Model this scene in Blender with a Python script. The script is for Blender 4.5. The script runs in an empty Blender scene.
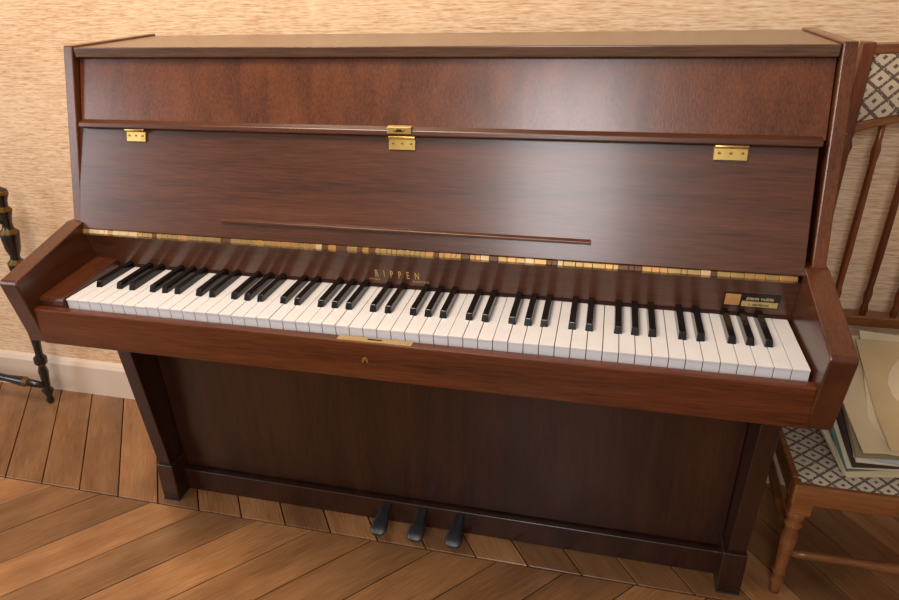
import bpy, bmesh, math, random
from mathutils import Vector, Matrix
random.seed(7)
S=bpy.context.scene
try:
    S.view_settings.view_transform='Standard'; S.view_settings.look='None'
except Exception: pass
COL=bpy.context.collection

# ---------------------------------------------------------------- materials
def lin(c): return tuple(((v/255)/12.92 if v/255<=.04045 else ((v/255+.055)/1.055)**2.4) for v in c)+(1,)
def newmat(name):
    m=bpy.data.materials.new(name); m.use_nodes=True
    nt=m.node_tree; b=nt.nodes['Principled BSDF']; return m,nt,b
def N(nt,t,**k):
    n=nt.nodes.new(t)
    for a,v in k.items(): setattr(n,a,v)
    return n
def plain(name,rgb,rough=.5,metal=0,coat=0,var=.12,scale=40):
    m,nt,b=newmat(name); L=nt.links.new
    tc=N(nt,'ShaderNodeTexCoord'); no=N(nt,'ShaderNodeTexNoise'); no.inputs['Scale'].default_value=scale
    L(tc.outputs['Object'],no.inputs['Vector'])
    cr=N(nt,'ShaderNodeValToRGB'); c=lin(rgb)
    cr.color_ramp.elements[0].color=tuple(x*(1-var) for x in c[:3])+(1,); cr.color_ramp.elements[0].position=.3
    cr.color_ramp.elements[1].color=tuple(min(1,x*(1+var)) for x in c[:3])+(1,); cr.color_ramp.elements[1].position=.7
    L(no.outputs['Fac'],cr.inputs['Fac']); L(cr.outputs['Color'],b.inputs['Base Color'])
    b.inputs['Roughness'].default_value=rough; b.inputs['Metallic'].default_value=metal; b.inputs['Coat Weight'].default_value=coat
    return m
def wood(name,dark,mid,light,axis='z',rough=.38,coat=.25,fine=1.0,uv=False,spec=.5,big=.5,lo=.34,hi=.68):
    """streaky grain running along axis"""
    m,nt,b=newmat(name); L=nt.links.new
    tc=N(nt,'ShaderNodeTexCoord'); src=tc.outputs['UV' if uv else 'Object']
    def st(a,c):
        mp=N(nt,'ShaderNodeMapping'); s=[a,a,a]; s['xyz'.index(axis)]=c
        mp.inputs['Scale'].default_value=s; L(src,mp.inputs['Vector']); return mp
    m1=st(12*fine,.8*fine); n1=N(nt,'ShaderNodeTexNoise'); n1.inputs['Scale'].default_value=2.2; n1.inputs['Detail'].default_value=5; n1.inputs['Distortion'].default_value=.3
    L(m1.outputs[0],n1.inputs['Vector'])
    m2=st(150*fine,7*fine); n2=N(nt,'ShaderNodeTexNoise'); n2.inputs['Scale'].default_value=3; n2.inputs['Detail'].default_value=3
    L(m2.outputs[0],n2.inputs['Vector'])
    mx=N(nt,'ShaderNodeMath',operation='MULTIPLY_ADD'); L(n2.outputs['Fac'],mx.inputs[0]); mx.inputs[1].default_value=1-big
    m3=N(nt,'ShaderNodeMath',operation='MULTIPLY'); L(n1.outputs['Fac'],m3.inputs[0]); m3.inputs[1].default_value=big; L(m3.outputs[0],mx.inputs[2])
    cr=N(nt,'ShaderNodeValToRGB'); e=cr.color_ramp.elements
    e[0].position=lo; e[0].color=lin(dark); e[1].position=hi; e[1].color=lin(light); k=e.new(.5); k.color=lin(mid)
    L(mx.outputs[0],cr.inputs['Fac']); L(cr.outputs['Color'],b.inputs['Base Color'])
    bp=N(nt,'ShaderNodeBump'); bp.inputs['Strength'].default_value=.1; bp.inputs['Distance'].default_value=.001
    L(n2.outputs['Fac'],bp.inputs['Height']); L(bp.outputs[0],b.inputs['Normal'])
    b.inputs['Roughness'].default_value=rough; b.inputs['Coat Weight'].default_value=coat; b.inputs['Coat Roughness'].default_value=.18
    b.inputs['Specular IOR Level'].default_value=spec
    return m,cr
Wv,_=wood('walnut_vertical',(70,33,15),(98,51,25),(118,66,34),'z',rough=.28,coat=.45)
Wh,_=wood('walnut_horizontal',(62,32,19),(84,46,28),(100,58,36),'x',rough=.3,coat=.4)
Wr,_=wood('walnut_rail',(58,25,10),(90,43,19),(110,58,28),'x',rough=.3,coat=.35)
Wd,_=wood('walnut_lower_shaded',(34,16,8),(52,26,14),(70,37,21),'z',rough=.34,coat=.3)  # darker walnut: shade beneath the keybed is put into the colour
Wy,_=wood('walnut_depth',(54,25,11),(78,39,20),(98,51,28),'y',rough=.32,coat=.35)
Wtop,_=wood('walnut_lid_sheen',(72,48,35),(92,63,46),(110,78,58),'x',rough=.26,coat=.4)  # greyer walnut: the lid's reflected sheen is mixed into its colour
Wchair,_=wood('chair_beech',(74,34,14),(112,56,26),(138,74,38),'z',rough=.3,fine=1.5)
Wchair2,_=wood('chair_beech_rail',(100,56,26),(132,80,42),(154,98,56),'x',rough=.3,fine=1.5)
brass=plain('brass',(222,186,110),.28,1); brassold=plain('aged_brass',(162,132,84),.4,.8)
gold=plain('gold_leaf',(206,170,110),.45,0); dullgold=plain('dull_gilding',(120,88,44),.5,.7)
steel=plain('pedal_steel',(92,94,98),.42,.9)
black=plain('ebony_key',(14,12,13),.22,0,.4)
inner=plain('dark_interior',(22,12,8),.8)
felt=plain('felt_dark',(50,18,14),.95)
ivory=plain('white_key_plastic',(233,231,234),.18,0,.3,var=.02)
ebon=plain('ebonised_wood',(20,16,15),.3,0,.4)

# ---------------------------------------------------------------- mesh helpers
def empty(name):
    o=bpy.data.objects.new(name,None); COL.objects.link(o); return o
def mkobj(name,bm,mats,parent=None,bevel=0,smooth=False):
    me=bpy.data.meshes.new(name); bmesh.ops.recalc_face_normals(bm,faces=bm.faces); bm.to_mesh(me); bm.free()
    for m in (mats if isinstance(mats,(list,tuple)) else [mats]): me.materials.append(m)
    o=bpy.data.objects.new(name,me); COL.objects.link(o)
    if parent: o.parent=parent
    if smooth:
        for p in me.polygons: p.use_smooth=True
    if bevel:
        b=o.modifiers.new('bevel','BEVEL'); b.width=bevel; b.segments=3; b.limit_method='ANGLE'; b.harden_normals=False
    return o
def addbox(bm,x0,x1,y0,y1,z0,z1,mi=0):
    v=[bm.verts.new((x,y,z)) for x in (x0,x1) for y in (y0,y1) for z in (z0,z1)]
    for f in ((0,1,3,2),(4,6,7,5),(0,4,5,1),(2,3,7,6),(0,2,6,4),(1,5,7,3)):
        bm.faces.new([v[i] for i in f]).material_index=mi
def box(name,x0,x1,y0,y1,z0,z1,mat,parent=None,bevel=.0015):
    bm=bmesh.new(); addbox(bm,x0,x1,y0,y1,z0,z1); return mkobj(name,bm,mat,parent,bevel)
def addprism(bm,poly,x0,x1,mi=0):
    a=[bm.verts.new((x0,y,z)) for y,z in poly]; b=[bm.verts.new((x1,y,z)) for y,z in poly]; n=len(poly)
    bm.faces.new(a).material_index=mi; bm.faces.new(b[::-1]).material_index=mi
    for i in range(n): bm.faces.new((a[i],b[i],b[(i+1)%n],a[(i+1)%n])).material_index=mi
def prism(name,poly,x0,x1,mat,parent=None,bevel=.0015):
    bm=bmesh.new(); addprism(bm,poly,x0,x1); return mkobj(name,bm,mat,parent,bevel)
def addlathe(bm,p0,p1,prof,seg=20,mi=0):
    """prof: (t,r,matindex) along p0->p1"""
    p0=Vector(p0);p1=Vector(p1);d=(p1-p0).normalized()
    a=d.orthogonal().normalized(); b=d.cross(a); rings=[]
    for q in prof:
        t,r=q[0],q[1]; c=p0.lerp(p1,t)
        rings.append([bm.verts.new(c+(a*math.cos(2*math.pi*i/seg)+b*math.sin(2*math.pi*i/seg))*r) for i in range(seg)])
    for k in range(len(rings)-1):
        m=prof[k][2] if len(prof[k])>2 else mi
        for i in range(seg):
            f=bm.faces.new((rings[k][i],rings[k][(i+1)%seg],rings[k+1][(i+1)%seg],rings[k+1][i])); f.material_index=m; f.smooth=True
    bm.faces.new(rings[0][::-1]); bm.faces.new(rings[-1])

# ---------------------------------------------------------------- room
def wallpaper():
    m,nt,b=newmat('grasscloth_wallpaper'); L=nt.links.new
    tc=N(nt,'ShaderNodeTexCoord')
    def st(sx,sz,sc,det=3):
        mp=N(nt,'ShaderNodeMapping'); mp.inputs['Scale'].default_value=(sx,1,sz); L(tc.outputs['Object'],mp.inputs['Vector'])
        n=N(nt,'ShaderNodeTexNoise'); n.inputs['Scale'].default_value=sc; n.inputs['Detail'].default_value=det; L(mp.outputs[0],n.inputs['Vector']); return n
    a=st(14,260,1,2); c=st(45,400,1,2); g=st(1.5,2.5,1.5,2)
    ad=N(nt,'ShaderNodeMath',operation='ADD'); L(a.outputs['Fac'],ad.inputs[0]); L(c.outputs['Fac'],ad.inputs[1])
    hf=N(nt,'ShaderNodeMath',operation='MULTIPLY_ADD'); L(ad.outputs[0],hf.inputs[0]); hf.inputs[1].default_value=.42
    g2=N(nt,'ShaderNodeMath',operation='MULTIPLY'); L(g.outputs['Fac'],g2.inputs[0]); g2.inputs[1].default_value=.16; L(g2.outputs[0],hf.inputs[2])
    cr=N(nt,'ShaderNodeValToRGB'); e=cr.color_ramp.elements
    e[0].position=.37; e[0].color=lin((200,156,116)); e[1].position=.63; e[1].color=lin((250,224,190)); k=e.new(.5); k.color=lin((236,200,162))
    L(hf.outputs[0],cr.inputs['Fac']); L(cr.outputs['Color'],b.inputs['Base Color'])
    bp=N(nt,'ShaderNodeBump'); bp.inputs['Strength'].default_value=.35; bp.inputs['Distance'].default_value=.0015
    L(ad.outputs[0],bp.inputs['Height']); L(bp.outputs[0],b.inputs['Normal']); b.inputs['Roughness'].default_value=.75
    return m
box('wall_back',-2.2,3.4,.05,.15,0,2.5,wallpaper(),None,0)
bm=bmesh.new(); addprism(bm,[(.05,0),(.034,0),(.034,.10),(.04,.112),(.05,.118)],-2.2,3.4); mkobj('baseboard_back',bm,plain('baseboard_paint',(226,204,184),.5,var=.04,scale=8))

def floor():
    bm=bmesh.new(); uvl=bm.loops.layers.uv.new('UVMap'); cl=bm.loops.layers.color.new('pl')
    w=.42; g=.0018
    for r in range(-7,1):
        y1=-.34+w*(r+1); y0=y1-w
        sgn=1 if r%2 else -1
        px=.145 if sgn>0 else .115
        y1c=min(y1,.05)
        sh=sgn*w*(.92 if sgn>0 else .72)
        for i in range(-30,42):
            xa=i*px+(.03 if sgn>0 else 0); xb=xa+px
            top=(y1c-y0)/w
            P=[(xa+g,y0+g),(xb-g,y0+g),(xb-g+sh*top,y1c-g),(xa+g+sh*top,y1c-g)]
            cx=sum(p[0] for p in P)/4
            if cx<-2.3 or cx>3.5: continue
            zt=random.uniform(-.0006,0)
            vs=[bm.verts.new((x,y,zt)) for x,y in P]; vb=[bm.verts.new((x,y,-.02)) for x,y in P]
            fs=[bm.faces.new(vs)]+[bm.faces.new((vs[k],vb[k],vb[(k+1)%4],vs[(k+1)%4])) for k in range(4)]
            rc=random.random(); off=random.uniform(0,30)
            d=Vector((sh,w,0)).normalized(); pp=Vector((-d.y,d.x,0))
            for f in fs:
                for l in f.loops:
                    c=l.vert.co; l[uvl].uv=(c.dot(d)+off,c.dot(pp)+off*.37); l[cl]=(rc,rc,rc,1)
    addbox(bm,-2.3,3.5,-3.4,.05,-.06,-.012,1)
    m,cr=wood('oak_parquet',(126,80,46),(168,116,72),(194,144,98),'x',rough=.36,coat=.25,fine=.8,uv=True,lo=.3,hi=.7)
    nt=m.node_tree; L=nt.links.new; b=nt.nodes['Principled BSDF']
    at=N(nt,'ShaderNodeVertexColor'); at.layer_name='pl'
    mr=N(nt,'ShaderNodeMapRange'); mr.inputs['To Min'].default_value=.62; mr.inputs['To Max'].default_value=1.12; L(at.outputs['Color'],mr.inputs['Value'])
    tc=N(nt,'ShaderNodeTexCoord'); sc=N(nt,'ShaderNodeTexNoise'); sc.inputs['Scale'].default_value=5; sc.inputs['Detail'].default_value=7; L(tc.outputs['Object'],sc.inputs['Vector'])
    sr=N(nt,'ShaderNodeMapRange'); sr.inputs['From Min'].default_value=.3; sr.inputs['From Max'].default_value=.7; sr.inputs['To Min'].default_value=.72; sr.inputs['To Max'].default_value=1.16; L(sc.outputs['Fac'],sr.inputs['Value'])
    mm=N(nt,'ShaderNodeMath',operation='MULTIPLY'); L(mr.outputs[0],mm.inputs[0]); L(sr.outputs[0],mm.inputs[1])
    hs=N(nt,'ShaderNodeHueSaturation'); L(mm.outputs[0],hs.inputs['Value']); L(cr.outputs['Color'],hs.inputs['Color']); L(hs.outputs[0],b.inputs['Base Color'])
    rr=N(nt,'ShaderNodeMapRange'); rr.inputs['From Min'].default_value=.3; rr.inputs['From Max'].default_value=.7; rr.inputs['To Min'].default_value=.48; rr.inputs['To Max'].default_value=.28; L(sc.outputs['Fac'],rr.inputs['Value']); L(rr.outputs[0],b.inputs['Roughness'])
    o=mkobj('floor',bm,[m,plain('subfloor_dark',(30,15,8),.9)],None,.0008); o.modifiers[0].segments=1
floor()

# ---------------------------------------------------------------- piano
P=empty('upright_piano')
for nm,x0,x1 in (('side_panel_left',.012,.032),('side_panel_right',1.328,1.348)):
    prism(nm,[(0,0),(-.25,0),(-.25,.57),(-.345,.60),(-.345,.735),(-.2486,1.051),(0,1.051)],x0,x1,Wv,P,.002)
for nm,x0,x1 in (('arm_left',.002,.038),('arm_right',1.317,1.352)):
    prism(nm,[(-.32,.567),(-.509,.565),(-.530,.690),(-.526,.696),(-.35,.742),(-.32,.742)],x0,x1,Wy,P,.0025)
box('case_back',.032,1.328,-.230,-.002,.05,1.03,inner,P,0)
box('top_lid',.0335,1.3265,-.250,-.004,1.030,1.0475,Wtop,P,.002)
prism('upper_panel',[(-.240,1.0295),(-.279,.917),(-.264,.917),(-.225,1.0295)],.034,1.326,Wv,P,.001)
prism('panel_lip',[(-.277,.924),(-.293,.920),(-.295,.911),(-.276,.909)],.038,1.320,Wh,P,.0025)
prism('fallboard',[(-.283,.909),(-.3525,.730),(-.338,.726),(-.268,.907)],.030,1.318,Wh,P,.0015)
prism('music_ledge',[(-.336,.765),(-.346,.762),(-.347,.7575),(-.338,.755)],.337,1.0,Wh,P,.001)
bm=bmesh.new(); x=.036; k=0
while x<1.308:
    L_=random.choice((.009,.012,.015,.020))
    mi=random.choice((0,0,0,1,1,2,3,3)) if x>.17 else (2 if k%4 else 1)
    addprism(bm,[(-.3535,.7290),(-.3565,.7225),(-.3545,.7180),(-.348,.7180),(-.348,.7290)],x,min(x+L_-.0004,1.31),mi); x+=L_; k+=1
mkobj('continuous_hinge',bm,[brassold,plain('hinge_reflection_gold',(176,132,76),.35,.5),plain('hinge_reflection_pale',(200,172,128),.4,.3),plain('hinge_reflection_dark',(92,58,32),.4,.3)],P,.0006)  # gold, pale and dark blocks paint the keys' reflection onto the brass strip
prism('nameboard',[(-.352,.7180),(-.340,.655),(-.325,.655),(-.335,.7180)],.038,1.317,Wh,P,.0005)
box('nameboard_felt',.085,1.317,-.342,-.33,.648,.6545,felt,P,0)
box('keybed',.034,1.322,-.495,-.235,.567,.628,Wr,P,.001)
box('key_slip',.036,1.319,-.514,-.4965,.566,.6365,Wr,P,.003)
prism('key_block_left',[(-.33,.60),(-.496,.60),(-.496,.646),(-.492,.652),(-.33,.668)],.038,.0895,Wy,P,.002)
bm=bmesh.new(); addbox(bm,.618,.742,-.5115,-.499,.6362,.6376); addlathe(bm,(.626,-.505,.6375),(.626,-.505,.6380),[(0,.003),(1,.003)],10,1); addlathe(bm,(.734,-.505,.6375),(.734,-.505,.6380),[(0,.003),(1,.003)],10,1); addbox(bm,.668,.692,-.507,-.503,.6370,.6379,1)
mkobj('lock_plate',bm,[plain('plate_brass',(196,164,112),.4,.5),inner],P,.0003)
bm=bmesh.new(); addlathe(bm,(.664,-.5135,.603),(.664,-.5150,.603),[(0,.0055),(1,.0055)],16); addlathe(bm,(.664,-.5148,.6045),(.664,-.5156,.6045),[(0,.0034),(1,.0034)],12,1); addbox(bm,.6624,.6656,-.5156,-.5148,.598,.604,1)
mkobj('keyhole',bm,[brass,inner],P)
KX=.0908; pitch=1.222/52
bm=bmesh.new()
for i in range(52):
    a=KX+i*pitch+.0006; b=KX+(i+1)*pitch-.0006; dz=random.uniform(-.0005,.0005)
    addprism(bm,[(-.338,.628+dz),(-.338,.6495+dz),(-.4905,.6495+dz),(-.4905,.6465+dz),(-.4895,.6465+dz),(-.4895,.628+dz)],a,b)
mkobj('white_keys',bm,ivory,P,.0008)
bm=bmesh.new()
letters='ABCDEFG'; off={'A':.0025,'C':-.0018,'D':.0018,'F':-.0025,'G':0}
for i in range(51):
    c=letters[i%7]
    if c in 'BE': continue
    x=KX+(i+1)*pitch+off[c]*.8; h=.0066; t=.0050
    z0,z1=.645,.6615
    v=[(x-h,-.3385,z0),(x+h,-.3385,z0),(x+h,-.438,z0),(x-h,-.438,z0),(x-t,-.3385,z1),(x+t,-.3385,z1),(x+t,-.432,z1-.0005),(x-t,-.432,z1-.0005)]
    v=[bm.verts.new(q) for q in v]
    for f in ((0,3,2,1),(4,5,6,7),(0,1,5,4),(1,2,6,5),(2,3,7,6),(3,0,4,7)): bm.faces.new([v[j] for j in f])
mkobj('black_keys',bm,black,P,.0012)
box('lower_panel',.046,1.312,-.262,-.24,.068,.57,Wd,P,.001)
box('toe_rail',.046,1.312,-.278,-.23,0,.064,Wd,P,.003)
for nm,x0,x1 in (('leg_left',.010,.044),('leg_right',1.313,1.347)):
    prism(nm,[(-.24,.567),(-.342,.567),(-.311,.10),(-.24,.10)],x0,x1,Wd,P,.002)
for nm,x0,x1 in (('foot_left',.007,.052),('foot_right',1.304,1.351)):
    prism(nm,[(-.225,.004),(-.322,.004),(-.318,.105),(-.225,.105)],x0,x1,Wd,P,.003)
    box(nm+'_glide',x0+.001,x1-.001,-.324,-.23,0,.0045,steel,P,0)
def hinge(name,xc,w):
    bm=bmesh.new()
    addprism(bm,[(-.2885,.908),(-.2835,.9085),(-.2925,.888),(-.2947,.8880)],xc-w,xc+w)
    addlathe(bm,(xc-w,-.2915,.908),(xc+w,-.2915,.908),[(0,.0030),(1,.0030)],12)
    for sx in (-.7,0,.7):
        addlathe(bm,(xc+sx*w,-.2905,.8975),(xc+sx*w,-.2925,.8970),[(0,.0026),(.7,.0026),(1,.0015)],10,1)
    mkobj(name,bm,[brass,brassold],P,.0003)
hinge('lid_hinge_left',.158,.020); hinge('lid_hinge_middle',.676,.023); hinge('lid_hinge_right',1.196,.024)
bm=bmesh.new(); addprism(bm,[(-.2945,.9255),(-.284,.9265),(-.2865,.915),(-.2965,.915)],.652,.694)
addlathe(bm,(.667,-.2950,.9203),(.667,-.2970,.9200),[(0,.0028),(1,.0028)],12,1); addlathe(bm,(.680,-.2950,.9203),(.680,-.2970,.9200),[(0,.0028),(1,.0028)],12,1)
addbox(bm,.667,.680,-.2969,-.295,.9180,.9224,1)
mkobj('lid_catch',bm,[brass,inner],P,.0006)
def text(name,s,size,loc,rx,mat,space=1.0,sx=1,ext=.0003,bold=0):
    cu=bpy.data.curves.new(name,'FONT'); cu.body=s; cu.size=size; cu.extrude=ext; cu.space_character=space; cu.align_x='CENTER'; cu.offset=bold
    o=bpy.data.objects.new(name,cu); COL.objects.link(o); bpy.context.view_layer.update()
    dg=bpy.context.evaluated_depsgraph_get(); me=bpy.data.meshes.new_from_object(o.evaluated_get(dg)); bpy.data.objects.remove(o)
    o=bpy.data.objects.new(name,me); COL.objects.link(o); me.materials.clear(); me.materials.append(mat)
    o.rotation_euler=(rx,0,0); o.location=loc; o.scale=(sx,1,1); o.parent=P; return o
def fy(z): return -.340-(z-.655)/(.7180-.655)*.012
rx=math.radians(90+11)
text('logo_lettering','RIPPEN',.021,(.669,fy(.671)-.0006,.671),rx,gold,2.6,.55,.0003,.0001)
text('logo_small','MAESTRO',.0055,(.712,fy(.664)-.0006,.664),rx,gold,1.3,1)
text('logo_small_left','Holland',.005,(.626,fy(.664)-.0006,.664),rx,gold,1.3,1)
bm=bmesh.new()
def onb(x0,x1,z0,z1,t,mi):
    addprism(bm,[(fy(z0)-t,z0),(fy(z1)-t,z1),(fy(z1)+.001,z1),(fy(z0)+.001,z0)],x0,x1,mi)
onb(1.212,1.295,.667,.693,.0008,0); onb(1.2145,1.237,.6695,.6905,.0012,1); onb(1.240,1.293,.6685,.6785,.0012,2)
mkobj('dealer_plate',bm,[plain('plate_black',(24,18,16),.4),plain('plate_orange',(206,150,84),.4),plain('plate_gold',(206,176,112),.4)],P)
text('dealer_text','piano nuble',.009,(1.2655,fy(.6815)-.0010,.6815),rx,plain('text_gold',(230,204,150),.4),1.0,.95,.0002)
text('dealer_text_b','l. vanlerus',.0078,(1.2655,fy(.6705)-.0014,.6705),rx,plain('text_dark',(40,24,14),.4),1.0,.95,.0002)
for i,xc in enumerate((.583,.669,.756)):
    bm=bmesh.new()
    st=[(-.245,.010,.050,.004),(-.285,.0105,.052,.005),(-.310,.013,.050,.005),(-.330,.0185,.046,.005),(-.345,.0195,.043,.0048),(-.354,.016,.040,.004),(-.358,.009,.038,.003)]
    rings=[]
    for y,hw,zc,ht in st:
        ring=[]
        for a in range(12):
            an=2*math.pi*a/12; cx=math.copysign(abs(math.cos(an))**.6,math.cos(an)); sz=math.copysign(abs(math.sin(an))**.6,math.sin(an))
            ring.append(bm.verts.new((xc+hw*cx,y,zc+ht*sz)))
        rings.append(ring)
    for r in range(len(rings)-1):
        for a in range(12): bm.faces.new((rings[r][a],rings[r][(a+1)%12],rings[r+1][(a+1)%12],rings[r+1][a])).smooth=True
    bm.faces.new(rings[0]); bm.faces.new(rings[-1][::-1])
    mkobj('pedal_%d'%(i+1),bm,steel,P)

# ---------------------------------------------------------------- chair on the right
def fabric():
    m,nt,b=newmat('trellis_upholstery'); L=nt.links.new
    tc=N(nt,'ShaderNodeTexCoord'); sp=N(nt,'ShaderNodeSeparateXYZ'); L(tc.outputs['Object'],sp.inputs[0])
    def M(op,a,b_=None,c=None):
        n=N(nt,'ShaderNodeMath',operation=op)
        for i,v in enumerate((a,b_,c)):
            if v is None: continue
            if isinstance(v,(int,float)): n.inputs[i].default_value=v
            else: L(v,n.inputs[i])
        return n.outputs[0]
    yz=M('ADD',sp.outputs[1],sp.outputs[2])
    s=M('MULTIPLY',M('ADD',sp.outputs[0],yz),27); d=M('MULTIPLY',M('SUBTRACT',sp.outputs[0],yz),27)
    def line(v,w): return M('LESS_THAN',M('ABSOLUTE',M('SUBTRACT',M('FRACT',v),.5)),w)
    la=M('MAXIMUM',line(s,.10),line(d,.10))
    dot=M('MULTIPLY',line(M('ADD',s,.5),.12),line(M('ADD',d,.5),.12))
    nz=N(nt,'ShaderNodeTexNoise'); nz.inputs['Scale'].default_value=300; L(tc.outputs['Object'],nz.inputs['Vector'])
    nm=M('GREATER_THAN',nz.outputs['Fac'],.36)
    mk=M('MULTIPLY',M('MAXIMUM',la,dot),nm)
    mx=N(nt,'ShaderNodeMixRGB'); L(mk,mx.inputs[0]); mx.inputs[1].default_value=lin((198,182,158)); mx.inputs[2].default_value=lin((100,82,72))
    L(mx.outputs[0],b.inputs['Base Color']); b.inputs['Roughness'].default_value=.9
    return m
fab=fabric()
C=empty('spindle_back_chair')
SX0,SX1=1.435,1.827; YB=-.012
def turned(r):
    return [(0,r*.55),(.03,r*.8),(.08,r*.6),(.12,r*1.05),(.16,r*.7),(.2,r*.62),(.5,r*.95),(.75,r*.7),(.8,r*1.0),(.84,r*.62),(.9,r*.9),(.95,r*.6),(1,r*.6)]
bm=bmesh.new()
for x in (SX0,SX1):
    addlathe(bm,(x,YB+.01,0),(x,YB,.25),turned(.017))
    addbox(bm,x-.015,x+.015,YB-.013,YB+.017,.24,.36)
    addlathe(bm,(x,YB,.355),(x,YB,.875),[(0,.013),(.03,.015),(.05,.012),(.3,.0135),(.33,.0155),(.36,.0125),(.6,.0135),(.92,.0125),(.95,.0155),(.975,.012),(1,.014)])
    addbox(bm,x-.010,x+.010,YB-.012,YB+.014,.87,1.028)
mkobj('back_posts',bm,Wchair,C,.002)
bm=bmesh.new()
for k in range(1,7):
    x=SX0+k*(SX1-SX0)/7; zt=.885+.03*math.sin(math.pi*k/7)
    addlathe(bm,(x,YB,.50),(x,YB,zt),[(0,.005),(.05,.0075),(.08,.0055),(.13,.008),(.17,.006),(.35,.0072),(.6,.0066),(.8,.006),(.86,.008),(.9,.0055),(1,.005)],12)
mkobj('back_spindles',bm,Wchair,C)
def archrail(name,z0,z1,amp,mat,y0=-.022,y1=.010):
    bm=bmesh.new(); n=16; R=[]
    for i in range(n+1):
        t=i/n; x=SX0+t*(SX1-SX0); a=amp*math.sin(math.pi*t)
        R.append([bm.verts.new(q) for q in ((x,y0,z0+a),(x,y1,z0+a),(x,y1,z1+a),(x,y0,z1+a))])
    for i in range(n):
        for j in range(4): bm.faces.new((R[i][j],R[i][(j+1)%4],R[i+1][(j+1)%4],R[i+1][j]))
    bm.faces.new(R[0]); bm.faces.new(R[-1][::-1]); return mkobj(name,bm,mat,C,.003)
archrail('top_rail',1.008,1.024,.004,Wchair2)
archrail('panel_rail',.872,.889,.04,Wchair2)
archrail('lower_back_rail',.485,.508,0,Wchair2)
bm=bmesh.new(); n=20; R=[]
for i in range(n+1):
    t=i/n; x=SX0+.008+t*(SX1-SX0-.016); a=math.sin(math.pi*(.03+.94*t)); y=YB-.004-.012*min(1,a*2)
    R.append([bm.verts.new((x,y,.889+.04*a)),bm.verts.new((x,y-.004,.95+.02*a)),bm.verts.new((x,y,1.008+.004*a)),bm.verts.new((x,YB+.008,1.008+.004*a)),bm.verts.new((x,YB+.008,.889+.04*a))])
for i in range(n):
    for j in range(5): bm.faces.new((R[i][j],R[i][(j+1)%5],R[i+1][(j+1)%5],R[i+1][j]))
bm.faces.new(R[0]); bm.faces.new(R[-1][::-1]); mkobj('back_upholstery',bm,fab,C)
bm=bmesh.new()
addbox(bm,1.400,1.862,-.315,-.290,.252,.297); addbox(bm,1.400,1.425,-.290,0,.252,.297); addbox(bm,1.837,1.862,-.290,0,.252,.297); addbox(bm,1.425,1.837,-.02,0,.252,.297)
mkobj('seat_frame',bm,Wchair2,C,.004)
bm=bmesh.new(); nx,ny=14,10; G=[]
for i in range(nx+1):
    row=[]
    for j in range(ny+1):
        u,v=i/nx,j/ny; e=min(1,6*min(u,1-u))*min(1,6*min(v,1-v))
        row.append(bm.verts.new((1.405+u*.452,-.31+v*.29,.294+.024*math.sqrt(max(0,e)))))
    G.append(row)
for i in range(nx):
    for j in range(ny): bm.faces.new((G[i][j],G[i+1][j],G[i+1][j+1],G[i][j+1])).smooth=True
mkobj('seat_cushion',bm,fab,C)
bm=bmesh.new()
for x in (1.421,1.842):
    addbox(bm,x-.018,x+.018,-.312,-.276,.225,.292)
    addlathe(bm,(x,-.294,.228),(x,-.294,0),[(0,.011),(.03,.018),(.08,.018),(.12,.012),(.16,.0175),(.22,.012),(.3,.0155),(.6,.012),(.7,.0105),(.74,.015),(.78,.010),(.85,.013),(.95,.009),(1,.010)])
addlathe(bm,(1.421,-.294,.11),(1.842,-.294,.11),[(0,.007),(.1,.009),(.3,.008),(.45,.013),(.5,.015),(.55,.013),(.7,.008),(.9,.009),(1,.007)])
addlathe(bm,(1.421,-.294,.14),(1.435,0,.14),[(0,.007),(.5,.011),(1,.007)]); addlathe(bm,(1.842,-.294,.14),(1.827,0,.14),[(0,.007),(.5,.011),(1,.007)])
mkobj('front_legs',bm,Wchair2,C,0)

# sheet music stack leaning on the chair back: soft, slightly curled booklets
Sh=empty('sheet_music_stack')
specs=[((200,186,150),17,.006,0),((222,204,162),11,.003,.004),((92,120,110),13,.008,.002),((220,206,176),6,.003,.003),((66,50,40),8,.012,.008),((222,208,182),2,.004,.010),((172,182,182),-4,.003,.006),((150,136,98),4,.009,.012),((216,194,156),9,.003,.014),((228,208,172),-6,.003,.030),((206,180,136),3,.002,.050)]
z=0
for i,(c,rot,th,dx) in enumerate(specs):
    bm=bmesh.new(); L_=.270+random.uniform(-.014,.006)-(.03 if i==len(specs)-1 else 0); w=.21+random.uniform(-.015,.02); n=12; R=[]
    ph=random.uniform(0,6)
    for j in range(n+1):
        t=j/n; y=t*L_; cz=.0022*math.sin(t*5+ph)+.0022
        if i>=len(specs)-3: cz+=.03*max(0,.3-t)*(1,.4,1.2)[i-len(specs)+3]
        R.append([bm.verts.new(q) for q in ((0,y,cz),(w,y,cz*.4),(w,y,cz*.4+th),(0,y,cz+th))])
    for j in range(n):
        for k in range(4): bm.faces.new((R[j][k],R[j][(k+1)%4],R[j+1][(k+1)%4],R[j+1][k]))
    bm.faces.new(R[0]); bm.faces.new(R[-1][::-1])
    o=mkobj('sheet_%d'%(i+1),bm,plain('paper_%d'%i,c,.75,var=.12,scale=9),Sh,.0005)
    o.rotation_euler=(math.radians(24),0,math.radians(rot))
    o.location=(1.474+dx+random.uniform(-.004,.004),-.306+random.uniform(-.008,.006),.320+z)
    z+=th*1.05+.0012

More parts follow.
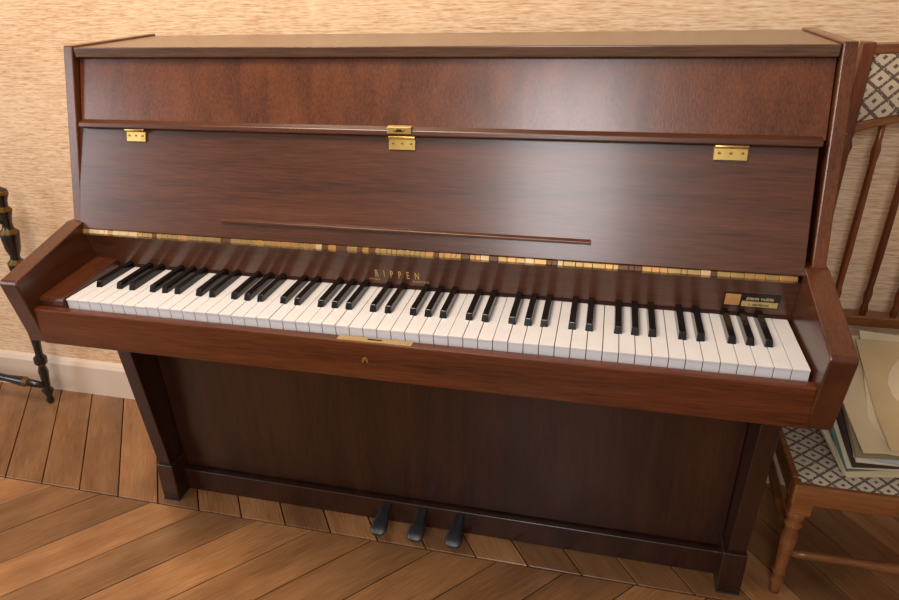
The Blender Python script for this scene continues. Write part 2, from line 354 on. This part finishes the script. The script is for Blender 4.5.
# ---------------------------------------------------------------- ebonised turned stand at left
T=empty('ebonised_folding_stand')
bm=bmesh.new()
def post(a,b):
    seq=[(0,.006,0),(.015,.012,0),(.03,.008,0),(.045,.010,0),(.07,.017,0),(.085,.010,0),(.11,.0105,0),(.17,.014,0),(.20,.009,1),(.215,.018,0),(.24,.018,0),(.255,.010,0),(.30,.011,0),(.40,.017,0),(.43,.011,0),(.45,.019,0),(.47,.011,0),
    (.50,.020,0),(.52,.020,0),(.54,.012,0),(.60,.013,0),(.67,.021,0),(.69,.022,1),(.705,.013,0),(.72,.012,0),(.75,.019,0),(.80,.023,0),(.82,.024,1),(.835,.014,0),(.86,.012,0),(.89,.016,0),(.91,.020,1),(.925,.012,0),(.95,.014,0),(.975,.020,1),(.99,.018,0),(1.0,.006,0)]
    addlathe(bm,a,b,seq,18)
post((-.597,-.03,0),(-.508,-.03,.69))
post((-.94,-.03,0),(-.86,-.03,.69))
addlathe(bm,(-.90,-.045,.10),(-.585,-.045,.075),[(0,.010),(.3,.014,0),(.34,.014),(.6,.011),(.8,.016,1),(.84,.012),(1,.009)])
addlathe(bm,(-.88,-.04,.60),(-.52,-.035,.60),[(0,.010),(.5,.014),(1,.010)])
mkobj('turned_frame',bm,[ebon,dullgold],T)

# ---------------------------------------------------------------- lights
def area(name,loc,tgt,sx,sy,e,col):
    l=bpy.data.lights.new(name,'AREA'); l.shape='RECTANGLE'; l.size=sx; l.size_y=sy; l.energy=e; l.color=col
    o=bpy.data.objects.new(name,l); COL.objects.link(o); o.location=loc
    o.rotation_euler=(Vector(tgt)-Vector(loc)).to_track_quat('-Z','Y').to_euler(); return o
area('ceiling_lamp',(.15,-.85,2.35),(.45,-.2,.6),1.0,.7,32,(1,.82,.62))
area('window_light',(.78,-3.0,2.05),(.7,-.3,.8),.6,1.0,25,(.98,.96,.98))
area('side_window_light',(-2.3,-1.9,1.5),(.3,-.4,.2),1.2,1.2,26,(.88,.93,1))
w=bpy.data.worlds.new('world'); S.world=w; w.use_nodes=True
w.node_tree.nodes['Background'].inputs[0].default_value=(1,.84,.69,1); w.node_tree.nodes['Background'].inputs[1].default_value=.29

# ---------------------------------------------------------------- camera
yaw,pit,rol=[math.radians(a) for a in (14.1403,-26.8992,-1.7411)]
fw=Vector((-math.sin(yaw)*math.cos(pit),math.cos(yaw)*math.cos(pit),math.sin(pit)))
rt=Vector((math.cos(yaw),math.sin(yaw),0)); up=rt.cross(fw)
r2=rt*math.cos(rol)+up*math.sin(rol); u2=-rt*math.sin(rol)+up*math.cos(rol)
cd=bpy.data.cameras.new('camera'); cd.lens=36*646.7/899; cd.sensor_width=36; cd.clip_start=.02
co=bpy.data.objects.new('camera',cd); COL.objects.link(co)
m=Matrix((r2,u2,-fw)).transposed().to_4x4(); m.translation=(1.0131,-1.3350,1.1542); co.matrix_world=m
S.camera=co
